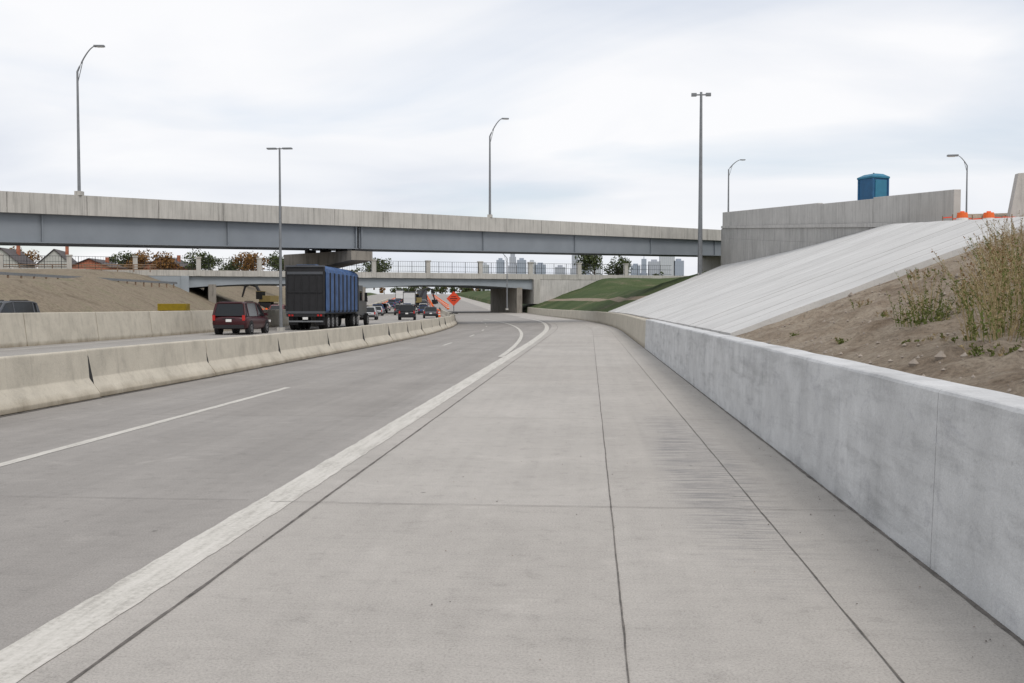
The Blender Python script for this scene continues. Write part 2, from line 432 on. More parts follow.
# ------------------------------------------------------------------ slope paving
def paving_obj():
    N=46; T=[]; nc=16
    def topp(t):
        Yt=20.0+t*(104.6-20.0)
        if Yt<57.6: X=8.8+(Yt-20)/(37.6)*(16.75-8.8)
        else: X=wallX(Yt)-0.03
        return X,Yt
    rr=random.Random(3); mb=MB(); mb.mi(M_paving); mb.mi(M_pjoint)
    for k in range(N):
        t0=k/N; t1=(k+1)/N-0.0007
        dz=0.06+rr.uniform(-.004,.004); tone=rr.random(); ring=[]
        for t in (t0,t1):
            xt,yt=topp(t); yb=18.5+t*(90-18.5); xb=XR+dxr(yb)+0.12; row=[]
            for c in range(nc+1):
                s=c/nc; X=xb+(xt-xb)*s; Yc=yb+(yt-yb)*s
                if k==0 and t==t0: Yc+=.12*mn.noise(Vector((s*14,2,2)))+.05*mn.noise(Vector((s*50,2,2)))
                row.append((X,Yc,plane_r(X,Yc)+dz+.02*mn.noise(Vector((X*.7,Yc*.7,3)))))
            ring.append(row)
        o=len(mb.v); mb.v+=ring[0]+ring[1]; w=nc+1
        for c in range(nc):
            mb.f.append([o+c,o+c+1,o+w+c+1,o+w+c]); mb.m.append(0); T.append(tone)
        # shallow joint floor toward the previous panel
        o2=len(mb.v); dd=0.3 if k==0 else 0.03
        mb.v+=[(p[0],p[1]-(.0 if k==0 else .09),p[2]-dd) for p in ring[0]]
        for c in range(nc):
            mb.f.append([o+c,o2+c,o2+c+1,o+c+1]); mb.m.append(0 if k==0 else 1); T.append(0)
        o3=len(mb.v); mb.v+=[(p[0],p[1],p[2]-0.3) for p in (ring[0][0],ring[1][0])]
        mb.f.append([o,o+w,o3+1,o3]); mb.m.append(0); T.append(0.3)
    ob=mb.build('slope_paving')
    at=ob.data.attributes.new('tone','FLOAT','FACE'); at.data.foreach_set('value',T)
paving_obj()

# ------------------------------------------------------------------ retaining / parapet wall on the right
def WZt(Y): return 7.25+(Y-50)*(11.3-7.25)/55
def WZb(Y): return 5.7+(Y-50)*(9.9-5.7)/55
g=MB()
ys=[50]+[50+5.5*k for k in range(1,11)]
for a,b in zip(ys[:-1],ys[1:]):
    b-=0.03
    def q(x0,x1,z0,z1,mat):
        g.hexa([(wallX(a)+x0,a,z0(a)),(wallX(a)+x1,a,z0(a)),(wallX(b)+x1,b,z0(b)),(wallX(b)+x0,b,z0(b)),
                (wallX(a)+x0,a,z1(a)),(wallX(a)+x1,a,z1(a)),(wallX(b)+x1,b,z1(b)),(wallX(b)+x0,b,z1(b))],mat)
    if a>70 or a<60: q(0.06,0.4,WZb,WZt,M_wall)
    else: q(0.06,0.4,WZb,lambda Y:WZt(Y)-.08,M_wall)
    q(-.08,0.4,lambda Y:WZb(Y)-0.25,WZb,M_wall)
    q(0,0.4,lambda Y:2.5,lambda Y:WZb(Y)-1.3,M_wall2)
    q(0.03,0.4,lambda Y:WZb(Y)-1.3,lambda Y:WZb(Y)-.25,M_wall2)
g.box((16.5,105.3,6.0),(5.8,.5,7.2),M_wall2)
g.build('retaining_wall',bevel=0.02)
g=MB(); V=[];F=[]
yy=[50,60,70,80,90,104.9]
for Y in yy: V+=[(wallX(Y)+.38,Y,WZb(Y)+.35),(26,Y,WZb(Y)+.5),(90,Y,WZb(Y)-2)]
for i in range(len(yy)-1):
    for c in (0,1): F.append((i*3+c,i*3+c+1,i*3+c+4,i*3+c+3))
V+=[(wallX(50)+.38,46,4.8),(26,46,4.8),(90,46,4)]; k=len(V)-3
F+=[(k,k+1,1,0),(k+1,k+2,2,1)]
g.add(V,F,M_dirt); g.build('embankment')
g=MB()
g.hexa([(19.1,48,4),(27,48,4),(27,48.4,4),(19.1,48.4,4),(19.75,48,7.75),(27,48,8.1),(27,48.4,8.1),(19.75,48.4,7.75)],M_wall)
g.build('concrete_wall',bevel=0.02)

# ------------------------------------------------------------------ near bridge
def BP(s,o,z): return (-16.6+.629*s-.778*o, 74.2+.778*s+.629*o, z)
def Zb(s): return 5.88+.0265*s
g=MB()
def bx(s0,s1,o0,o1,z0,z1,mat):
    g.hexa([BP(s0,o0,Zb(s0)+z0),BP(s1,o0,Zb(s1)+z0),BP(s1,o1,Zb(s1)+z0),BP(s0,o1,Zb(s0)+z0),
            BP(s0,o0,Zb(s0)+z1),BP(s1,o0,Zb(s1)+z1),BP(s1,o1,Zb(s1)+z1),BP(s0,o1,Zb(s0)+z1)],mat)
S0,S1=-62,62; Wd=6.0
bx(S0,S1,-.40,Wd+.40,1.70,1.95,M_parapet2)
s=S0
while s<S1:
    e=min(s+4.5,S1)
    bx(s,e-.035,-.46,-.16,1.66,2.84,M_parapet)
    bx(s,e-.035,Wd+.16,Wd+.46,1.66,2.84,M_parapet)
    s=e
for o in (0,Wd/3,2*Wd/3,Wd):
    zi=0 if o==0 else .12
    for (a,b_) in ((S0,-1.2),(-1.0,S1)):
        bx(a,b_,o-.012,o+.012,.05+zi,1.65,M_steel)
        bx(a,b_,o-.2,o+.2,zi,.05+zi,M_steel)
        bx(a,b_,o-.18,o+.18,1.645,1.695,M_steel)
for s in (-1.35,-.85):
    bx(s-.05,s+.05,-.2,-.015,.06,1.64,M_steel)
for s in (-50,-38,-24,-12,12,24,36,48):
    bx(s-.02,s+.02,-.17,-.013,.052,1.643,M_steel)
    for o in (0,Wd/3,2*Wd/3):
        bx(s-.03,s+.03,o+.02,o+Wd/3-.02,.4,1.4,M_steel)
def bxa(s0,s1,o0,o1,z0,z1,mat,t=0):
    g.hexa([BP(s0,o0,z0),BP(s1,o0,z0),BP(s1,o1,z0+t),BP(s0,o1,z0+t),BP(s0,o0,z1),BP(s1,o0,z1),BP(s1,o1,z1),BP(s0,o1,z1)],mat)
for o in (0,Wd/3,2*Wd/3,Wd): bxa(-1.5,-.7,o-.2,o+.2,5.68,5.84 if o==0 else 5.96,M_black)
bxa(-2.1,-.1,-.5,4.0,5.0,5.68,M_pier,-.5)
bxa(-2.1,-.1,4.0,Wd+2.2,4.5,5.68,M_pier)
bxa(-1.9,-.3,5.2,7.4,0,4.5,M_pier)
bxa(-56,-55,-.5,Wd+.5,1,5.9,M_wall)
bxa(55,56,-.5,Wd+.5,2,8.6,M_wall)
g.build('highway_overpass')

# ------------------------------------------------------------------ far bridge
def CP(q,o,z): return (-76+.912*q-.41*o,150+.41*q+.912*o,z)
g=MB()
def cx(q0,q1,o0,o1,z0a,z0b,z1,mat):
    g.hexa([CP(q0,o0,z0a),CP(q1,o0,z0b),CP(q1,o1,z0b),CP(q0,o1,z0a),CP(q0,o0,z1),CP(q1,o0,z1),CP(q1,o1,z1),CP(q0,o1,z1)],mat)
def hz(q):
    base=5.25
    for p in (13,41,72): base-=0.7*max(0,1-abs(q-p)/12)**1.6
    return base
cx(-60,110,-.4,16.4,6.55,6.55,6.8,M_parapet2)
cx(-60,110,-.5,-.2,6.4,6.4,7.35,M_parapet)
cx(-60,110,16.2,16.5,6.4,6.4,7.35,M_parapet)
for o in (0.1,4,8,12,15.9):
    q=13
    while q<72:
        q2=min(q+2.95,72); cx(q,q2,o,o+.25,hz(q),hz(q2),6.4 if o<1 else 6.54,M_steel2); q+=2.95
cx(72,73.2,-.6,16.6,2,2,6.4,M_parapet)
cx(73.2,92,-.45,.2,1,1,6.38,M_wall)
cx(0,11.8,-.45,.2,1,1,6.38,M_steel2)
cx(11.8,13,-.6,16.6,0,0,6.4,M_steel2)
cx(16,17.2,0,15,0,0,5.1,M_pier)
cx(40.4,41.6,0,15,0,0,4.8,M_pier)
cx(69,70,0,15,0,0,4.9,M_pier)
q=-20
while q<100:
    cx(q-.04,q+.04,-.42,-.34,7.35,7.35,9.3,M_black); q+=2.4
for z in (7.55,8.4,9.25): cx(-20,100,-.40,-.36,z,z,z+.05,M_black)
q=-20
while q<100:
    cx(q-.012,q+.012,-.39,-.365,7.5,7.5,9.26,M_black); q+=.4
q=-14
while q<100:
    cx(q-.35,q+.35,-.55,.15,6.45,6.45,9.3,M_parapet); cx(q-.45,q+.45,-.65,.25,9.3,9.3,9.5,M_parapet); q+=9.5
g.build('road_bridge')

# ------------------------------------------------------------------ lamps
def lamp(base,h,arm,dirx,diry=0.0,rise=1.0,r=0.11,head='cobra'):
    g=MB(); n=math.hypot(dirx,diry); dx,dy=dirx/n,diry/n
    if head=='cobra':
        hp=h-rise; pts=[(0,0,0),(0,0,hp*.5),(0,0,hp)]; rad=[r,r*.8,r*.6]
        for i in range(1,9):
            a=i/8; pts.append((dx*arm*a, dy*arm*a, hp+(h-hp)*(1-(1-a)**1.6))); rad.append(r*(.5-.2*a))
        g.tube(pts,rad,M_galv,8)
        g.tube([(0,0,hp*.9),(dx*arm*.3,dy*arm*.3,hp+(h-hp)*.38)],r*.22,M_galv,6)
        e=pts[-1]; ang=math.atan2(dy,dx)
        g.box((e[0]+dx*.25,e[1]+dy*.25,e[2]),(.6,.24,.09),M_galv,rz=ang)
        g.box((e[0]+dx*.3,e[1]+dy*.3,e[2]-.055),(.35,.18,.03),M_white,rz=ang)
    else:
        g.tube([(0,0,0),(0,0,h*.5),(0,0,h)],[r,r*.75,r*.5],M_galv,10)
        g.tube([(-dx*arm,-dy*arm,h-.06),(dx*arm,dy*arm,h-.06)],r*.3,M_galv,6)
        for sgn in (-1,1):
            g.box((sgn*dx*arm,sgn*dy*arm,h-.05),(.6 if head=='T' else .5,.3,.08 if head=='T' else .3),M_galv,rz=math.atan2(dy,dx))
        if head=='mast': g.tube([(0,0,h-.3),(0,0,h+.2)],.12,M_galv,8)
    g.box((0,0,.12),(.4,.4,.24),M_parapet)
    g.build('street_lamp',loc=base)
b=BP(-21.9,-.31,Zb(-21.9)+2.84); lamp(b,8.75,1.05,1,.1,1.5,.10)
b=BP(12.6,-.31,Zb(12.6)+2.84); lamp(b,8.3,1.05,1,.2,1.5,.11)
lamp((-19.6,62,0),11.6,.5,1,0,r=.11,head='T')
lamp((10.85,100,H(10.9,100)),17.8,.7,1,0,r=.25,head='mast')
lamp((15.75,116,8.0),10.3,1.35,1,.1,1.1,.12)
lamp((21.8,60,5.8),4.55,.55,-1,.1,.6,.06)
lamp((-12.5,150,1.0),9.0,1.5,-1,.1,1.2,.11)

# ------------------------------------------------------------------ portable toilet
g=MB(); w=1.3;h=2.25
g.box((0,0,.08),(w,w,.16),M_black)
g.box((0,0,.16+h/2-.12),(w-.06,w-.06,h-.25),M_blue)
for sx in (-1,1):
    for sy in (-1,1): g.box((sx*(w/2-.05),sy*(w/2-.05),h/2),(.12,.12,h-.1),M_blue)
g.box((0,-w/2+.01,h/2),(w-.4,.05,h-.4),M_bluelid)
for k in range(5): g.box((w/2-.02,-.4+.2*k,h/2),(.05,.05,h-.4),M_blue)
g.box((0,0,h-.03),(w+.08,w+.08,.12),M_bluelid)
t=w/2+.02
g.add([(-t,-t,h+.03),(t,-t,h+.03),(t,t,h+.03),(-t,t,h+.03),(-t*.5,-t*.7,h+.2),(t*.5,-t*.7,h+.2),(t*.5,t*.7,h+.2),(-t*.5,t*.7,h+.2)],
      [(0,1,5,4),(1,2,6,5),(2,3,7,6),(3,0,4,7),(4,5,6,7)],M_bluelid)
g.tube([(.3,.3,h),(.3,.3,h+.35)],.05,M_black)
g.build('portable_toilet',loc=(17.6,64,7.35),rz=math.radians(28),bevel=.015)

# ------------------------------------------------------------------ barrels & signs
def barrel(loc):
    g=MB(); n=14
    prof=[(0,.32,M_black),(.06,.30,M_orange),(.36,.29,M_white),(.48,.28,M_orange),(.68,.26,M_white),(.80,.25,M_orange),(1.05,.22,M_orange)]
    for (z0,r0,m0),(z1,r1,m1) in zip(prof[:-1],prof[1:]): g.tube([(0,0,z0),(0,0,z1)],[r0,r1],m0,n)
    g.box((0,0,1.08),(.18,.05,.08),M_orange)
    g.build('traffic_barrel',loc=loc)
Yb=135
while Yb<520:
    barrel((-9.9+dxm(Yb),Yb,zr(Yb)+.01))
    if Yb>200: barrel((-6.5+dxm(Yb+6),Yb+6,zr(Yb+6)+.01))
    if Yb>190: barrel((-21.6+dxm(Yb),Yb,zr(Yb)+.01))
    Yb+=9 if Yb<200 else 14
for (X,Y) in ((-37,150),(-38,160),(-39,170),(-40,185)): barrel((X+dxm(Y),Y,zr(Y)+.01))
for (x,y) in ((16.9,47),(18.1,47.1)): barrel((x,y,4.8))
g=MB()
for i in range(9): g.tube([(i*.45,0,0),(i*.45,0,.95+.1*R.random())],.025,M_wood,6)
for i in range(8):
    for z in (.3,.5,.7,.88): g.box((i*.45+.22,0,z+.05*R.uniform(-1,1)),(.44,.012,.05),M_orangered,ry=R.uniform(-.1,.1))
g.build('construction_fence',loc=(16.2,47.5,4.78),rz=.05)
def diamond(loc,s,post,rz=0.0,col=M_orangered):
    g=MB(); r=s*.707
    g.hexa([(0,0,-r),(r,0,0),(r,.03,0),(0,.03,-r),(-r,0,0),(0,0,r),(0,.03,r),(-r,.03,0)],col)
    g.box((0,-.006,.0),(s*.7,.01,s*.07),M_black); g.box((0,-.006,.2),(s*.45,.01,s*.06),M_black); g.box((0,-.006,-.2),(s*.4,.01,s*.06),M_black)
    g.box((0,.06,-r/2-post/2+.2),(.08,.06,post+r),M_galv)
    g.box((0,.06,-r-post),(.8,.5,.08),M_black)
    g.build('construction_sign',loc=loc,rz=rz)
diamond((-13.75,100,2.35),1.05,.75)

# ------------------------------------------------------------------ cars
def wheel(g,x,y,z,r,w,side):
    g.tube([(x-w/2,y,z),(x-w/2+.03,y,z),(x+w/2-.03,y,z),(x+w/2,y,z)],[r*.93,r,r,r*.93],M_rubber,20)
    xo=x+side*(w/2+.003)
    g.tube([(xo-.01*side,y,z),(xo+.01*side,y,z)],r*.62,M_rim,14)
    for k in range(5):
        a=k*2*math.pi/5
        g.box((xo+.012*side,y+math.cos(a)*r*.36,z+math.sin(a)*r*.36),(.012,.07,.14),M_black,rx=a)
def car(name,loc,paint,rz=0,L=4.8,W=1.95,Ht=1.75,kind='suv'):
    root=bpy.data.objects.new(name,None); scene.collection.objects.link(root)
    root.location=loc; root.rotation_euler=(0,0,rz)
    hw=W/2; bt=.57*Ht+.02
    st=[(0,.5,bt*.82,.80),(.04,.42,bt*.92,.93),(.3,.32,bt,.98),(.9,.28,bt+.01,1.0),(2.4,.26,bt,1.0),(3.55,.28,bt*.98,1.0),(4.2,.3,bt*.9,.97),(4.65,.34,bt*.78,.9),(4.8,.42,bt*.6,.76)]
    g=MB(); V=[];F=[]
    for y,z0,z1,k in st:
        w=hw*k; y*=L/4.8; h=z1-z0
        half=[(0,z0),(w*.85,z0),(w*.97,z0+h*.12),(w,z0+h*.4),(w*.985,z0+h*.75),(w*.93,z0+h*.96)]
        ring=half+[(0,z1)]+[(-a,b) for a,b in half[::-1][:-1]]
        n=len(ring); V+=[(a,y,b) for a,b in ring]
    for j in range(len(st)-1):
        for i in range(n): F.append((j*n+i,j*n+(i+1)%n,(j+1)*n+(i+1)%n,(j+1)*n+i))
    F.append(tuple(range(n))[::-1]); F.append(tuple((len(st)-1)*n+i for i in range(n)))
    g.add(V,F,paint); o=g.build('body',smooth=True); o.parent=root
    g=MB()
    if kind=='suv': cs=[(.10,bt-.06,.93,bt-.02,.9),(.30,bt-.04,.95,Ht-.07,.78),(.62,bt-.04,.95,Ht,.79),(2.3,bt-.04,.95,Ht,.79),(2.95,bt-.04,.95,Ht-.09,.77),(3.75,bt-.06,.93,bt-.03,.9)]
    else: cs=[(.6,bt-.06,.93,bt-.04,.9),(1.2,bt-.04,.95,Ht-.06,.72),(1.7,bt-.04,.95,Ht,.74),(2.4,bt-.04,.95,Ht,.75),(2.85,bt-.04,.95,Ht-.07,.73),(3.7,bt-.06,.93,bt-.03,.9)]
    V=[]
    for y,zb,kb,zt,kt in cs:
        y*=L/4.8
        V+=[(-hw*kb,y,zb),(-hw*kt,y,zt-.05*(zt>bt)),(-hw*kt*.85,y,zt),(hw*kt*.85,y,zt),(hw*kt,y,zt-.05*(zt>bt)),(hw*kb,y,zb)]
    nr=6
    for j in range(len(cs)-1):
        for i in range(nr-1):
            f=(j*nr+i,(j+1)*nr+i,(j+1)*nr+i+1,j*nr+i+1)
            glass=(i in (0,4)) or (j in (0,len(cs)-2))
            g.add([V[k] for k in f],[(0,1,2,3)],M_glass if glass else paint)
    for sgn in (-1,1):
        for (a,b_) in ((0,1),(len(cs)-2,len(cs)-1)):
            pa=V[a*nr+(1 if sgn<0 else 4)]; pb=V[b_*nr+(1 if sgn<0 else 4)]
            g.tube([pa,pb],.065,paint,6)
        for j in (1,2,3):
            g.tube([V[j*nr+(0 if sgn<0 else 5)],V[j*nr+(1 if sgn<0 else 4)]],.035,paint,6)
        for j in range(1,len(cs)-2):
            g.tube([V[j*nr+(1 if sgn<0 else 4)],V[(j+1)*nr+(1 if sgn<0 else 4)]],.035,paint,6)
        g.box((sgn*(hw+.09),L*.70,bt+.05),(.2,.12,.16),paint)
    p=V[1*nr+1]; q_=V[1*nr+4]; g.tube([p,V[1*nr+2],V[1*nr+3],q_],.05,paint,6)
    o=g.build('cabin'); o.parent=root
    g=MB()
    for sgn in (-1,1):
        g.box((sgn*hw*.84,.03,bt*.88),(.15,.1,.30),M_red)
        g.box((sgn*hw*.80,L-.09,bt*.66),(.32,.12,.14),M_white)
        if kind=='suv': g.box((sgn*hw*.66,L*.32,Ht+.03),(.04,1.6,.04),M_black)
    g.box((0,.0,bt*.74),(.32,.05,.15),M_white); g.box((0,.0,bt*.84),(.7,.05,.04),M_black)
    g.box((0,.02,.45),(W*.86,.12,.2),M_black); g.box((0,L-.03,.45),(W*.7,.08,.2),M_black)
    o=g.build('lights_and_bumpers',bevel=.01); o.parent=root
    g=MB()
    for sgn in (-1,1):
        for y in (.92,3.85):
            y*=L/4.8
            g.tube([(sgn*(hw-.25),y,.36),(sgn*(hw+.004),y,.36)],.43,M_black,20)
            wheel(g,sgn*(hw-.11),y,.345,.345,.24,sgn)
    o=g.build('wheels'); o.parent=root
P_maroon=plain('maroon_paint',(0.045,0.007,0.010),0.3,var=.05,spec=.4)
P_black=plain('black_paint',(0.015,0.016,0.02),0.3,var=.05)
P_silver=plain('silver_paint',(0.38,0.39,0.4),0.35,var=.05)
P_grey=plain('grey_paint',(0.07,0.075,0.085),0.35,var=.05)
P_white=plain('white_paint',(0.65,0.65,0.64),0.35,var=.05)
P_redp=plain('red_paint',(0.16,0.012,0.012),0.35,var=.05)
P_bluep=plain('blue_paint',(0.02,0.05,0.14),0.35,var=.05)
car('suv',(-19.9,53.6,0.01),P_maroon,rz=.04,L=5.0,W=1.98,Ht=1.83)
car('suv',(-20.6,111,0.01),P_black,rz=.16)
car('sedan',(-20.6,128,0.01),P_grey,rz=.17,Ht=1.5,kind='sedan')
car('sedan',(-25.3,112,0.01),P_silver,rz=.16,Ht=1.5,kind='sedan')
car('suv',(-29.2,49.5,0.01),P_grey,rz=math.pi,Ht=1.85,L=5.0)
paints=[P_black,P_silver,P_white,P_grey,P_black,P_bluep,P_black,P_white,P_grey,P_redp]
rr=random.Random(23)
lanes=(-19.5,-15.4,-11.7)
for li,off in enumerate(lanes):
    Yc=150+li*7
    while Yc<480:
        k=rr.random()<.5
        car('suv' if k else 'sedan',(off+dxm(Yc)+rr.uniform(-.3,.3),Yc,zr(Yc)+.01),rr.choice(paints),rz=.17,Ht=1.75 if k else 1.48,kind='suv' if k else 'sedan')
        Yc+=rr.uniform(12,30)
for Yc in (128,175,240,320): car('suv',(-31+dxm(Yc),Yc,zr(Yc)+.01),rr.choice(paints),rz=math.pi+.17)

# ------------------------------------------------------------------ truck
def truck(name,loc,rz,tarp,L=10.6,rearmat=M_black,zt=4.28):
    root=bpy.data.objects.new(name,None); scene.collection.objects.link(root)
    root.location=loc; root.rotation_euler=(0,0,rz)
    W=1.29; z0=1.15; per=1.3
    g=MB(); N=160; V=[];F=[]
    for j in range(N+1):
        y=.12+(L-.12)*j/N
        c=.13*abs(math.sin(y*math.pi/per))**.7 if tarp is M_tarp else 0
        prof=[(W,z0),(W+c,z0+.15),(W+c,zt-.5)]
        for a in (25,50,75): prof.append(((W+c)*math.cos(math.radians(a))**.6,zt-.5+(.5+c*.5)*math.sin(math.radians(a))))
        full=prof+[(-x,z) for x,z in prof[::-1]]
        n=len(full); V+=[(x,y,z) for x,z in full]
    for j in range(N):
        for i in range(n-1): F.append((j*n+i,(j+1)*n+i,(j+1)*n+i+1,j*n+i+1))
    F.append(tuple(N*n+i for i in range(n)))
    g.add(V,F,tarp)
    if tarp is M_tarp:
        y=per
        while y<L-.1:
            g.box((W+.06,y,(z0+zt-.45)/2),(.10,.16,zt-.5-z0),M_black); g.box((-W-.06,y,(z0+zt-.45)/2),(.10,.16,zt-.5-z0),M_black); y+=per
    o=g.build('trailer_tarp'); o.parent=root
    g=MB(); top=zt-.08
    g.box((0,.1,(z0+top)/2),(2.58,.12,top-z0),rearmat)
    for x in (-1.24,1.24): g.box((x,.03,(z0+top)/2),(.12,.1,top-z0),M_black)
    g.box((0,.03,top),(2.6,.12,.12),P_grey); g.box((0,.03,z0+.02),(2.6,.12,.16),P_grey)
    for x in (-.75,-.25,.25,.75): g.box((x,.025,2.5),(.06,.05,2.5),M_black if rearmat is M_black else rearmat)
    g.box((0,.01,2.5),(2.3,.05,.08),rearmat); g.box((0,.0,3.75),(2.4,.03,.18),P_grey)
    for x in (-1.05,-.85,.85,1.05): g.box((x,-.02,.98),(.13,.05,.12),M_red)
    g.box((0,.05,.98),(2.5,.1,.18),M_black)
    g.box((0,.1,.58),(2.3,.1,.1),M_galv)
    for x in (-.9,.9):
        g.box((x,.25,.75),(.08,.1,.5),M_black); g.box((x,.4,.65),(.62,.02,.62),M_black)
    g.box((0,L/2,1.0),(1.0,L-.4,.28),M_black)
    for x in (-1.2,1.2): g.box((x,L*.5,1.12),(.08,L-.3,.14),M_black)
    g.box((.0,-.01,.78),(.35,.02,.16),M_white)
    o=g.build('rear_frame',bevel=.008); o.parent=root
    g=MB()
    for y in (1.2,2.45,3.7,L-1.2,L+0.1,L+4.2):
        for sgn in (-1,1):
            wheel(g,sgn*1.12,y,.51,.51,.28,sgn)
            if y<L+1: wheel(g,sgn*.80,y,.51,.51,.26,sgn)
    o=g.build('wheels'); o.parent=root
    g=MB()
    g.box((0,L+1.6,2.05),(2.3,2.2,2.3),P_grey); g.box((0,L+3.7,1.45),(2.1,2.2,1.2),P_grey)
    g.add([(-1.1,L+2.71,2.1),(1.1,L+2.71,2.1),(1.05,L+2.712,3.0),(-1.05,L+2.712,3.0)],[(0,1,2,3)],M_glass)
    g.box((0,L+1.6,.8),(.9,5,.3),M_black)
    for x in (-1.15,1.15):
        g.box((x,L+1.9,2.4),(.03,.9,.8),M_glass); g.box((x*1.2,L+2.8,2.3),(.2,.1,.7),M_black); g.tube([(x*.95,L+.3,1),(x*.95,L+.3,3.7)],.08,M_rim)
    o=g.build('cab',bevel=.04); o.parent=root
truck('dump_truck',(-18.6,64.0,0.01),.03,M_tarp)
truck('box_truck',(-37.5,205,zr(205)+.01),.17,P_white,L=8,rearmat=P_white,zt=3.9)
truck('box_truck',(-44.5,262,zr(262)+.01),.17,P_white,L=8,rearmat=P_grey,zt=3.9)
truck('box_truck',(-9.0-6.52-.17*190-10,300,zr(300)+.01),.17,P_silver,L=9,rearmat=P_white,zt=4.0)

g=MB()
for i in range(3): g.tube([(i*.75,0,0),(i*.75,0,.1),(i*.75,0,1.2),(i*.75,0,1.25)],[.32,.36,.36,.3],M_yellow,14)
g.box((.75,0,1.5),(2.1,.8,.5),M_yellow)
g.build('crash_cushion',loc=(-30.8,70,.02),bevel=.02)
def excavator(loc,rz):
    g=MB()
    for s in (-1,1): g.box((s*1.1,0,.45),(.55,3.8,.8),M_black)
    g.box((0,0,1.0),(2.0,2.2,.3),M_black); g.box((.1,-.6,1.75),(2.5,2.8,1.2),M_mustard)
    g.box((-.75,.7,2.4),(1.0,1.5,1.5),M_glass); g.box((-.75,.7,3.18),(1.1,1.6,.1),M_mustard)
    g.tube([(.3,.8,1.6),(.3,2.6,4.2),(.3,4.2,4.6),(.3,5.2,4.3)],[.3,.3,.25,.2],M_black,8)
    g.tube([(.3,5.3,4.5),(.3,6.3,1.8)],[.25,.15],M_black,8)
    g.hexa([(-.3,6,.8),(.9,6,.8),(.9,7,1.0),(-.3,7,1.0),(-.3,5.9,1.9),(.9,5.9,1.9),(.9,6.6,1.9),(-.3,6.6,1.9)],M_black)
    g.build('excavator',loc=loc,rz=rz,bevel=.03)
excavator((-63,190,H(-63,190)),1.2)
excavator((-41,232,zr(232)),-.6)

g=MB()
for i in range(30): g.box((0,i*2.5,.45),(.15,.15,.9),M_wood)
g.box((.1,36,.75),(.06,75,.3),M_galv)
g.build('guard_rail',loc=(-62,72,4.3))
g=MB()
for i in range(40): g.box((i*2.5,0,.6),(.12,.12,1.2),M_wood)
for z in (.4,.8,1.15): g.box((49,-.08,z),(99,.05,.14),M_wood)
g.build('wooden_fence',loc=(-165,140,6.85),rz=.1)

# ------------------------------------------------------------------ houses
def house(loc,w,d,h,rh,wall,rz=0):
    root=bpy.data.objects.new('house' if wall is not M_brick else 'brick_house',None); scene.collection.objects.link(root)
    root.location=loc; root.rotation_euler=(0,0,rz)
    g=MB(); g.box((0,0,h/2),(w,d,h),wall)
    g.add([(-w/2,-d/2,h),(w/2,-d/2,h),(0,-d/2,h+rh*.95)],[(0,1,2)],wall); g.add([(-w/2,d/2,h),(w/2,d/2,h),(0,d/2,h+rh*.95)],[(2,1,0)],wall)
    o=g.build('walls'); o.parent=root
    g=MB(); e=.35
    for s in (-1,1):
        g.hexa([(s*(w/2+e),-d/2-e,h-e*rh/(w/2)),(0,-d/2-e,h+rh),(0,d/2+e,h+rh),(s*(w/2+e),d/2+e,h-e*rh/(w/2)),
                (s*(w/2+e),-d/2-e,h-e*rh/(w/2)+.15),(0,-d/2-e,h+rh+.15),(0,d/2+e,h+rh+.15),(s*(w/2+e),d/2+e,h-e*rh/(w/2)+.15)],M_roof)
    g.box((w*.2,d*.1,h+rh*.9),(.6,.6,rh*.9),M_brick)
    o=g.build('roof'); o.parent=root
    g=MB()
    for z in ((h*.25,h*.72) if h>4 else (h*.5,)):
        for x in (-w*.28,w*.28,0):
            g.box((x,-d/2-.03,z),(1.1,.08,1.4),M_white); g.box((x,-d/2-.06,z),(.9,.08,1.2),M_win)
            g.box((w/2+.03,x*1.2,z),(.08,1.1,1.4),M_white); g.box((w/2+.06,x*1.2,z),(.08,.9,1.2),M_win)
    o=g.build('windows'); o.parent=root
house((-121,200,7),6.5,10,3.6,2.8,M_siding,.2)
house((-113,205,7),6.5,10,3.4,3.0,M_siding,.3)
house((-102,200,7),8,9,2.6,1.6,M_brick,.1)
house((-132,185,7),8,10,4.2,3.0,M_siding,.0)
house((-93,215,7),8,9,3.2,2.0,M_brick,.0)

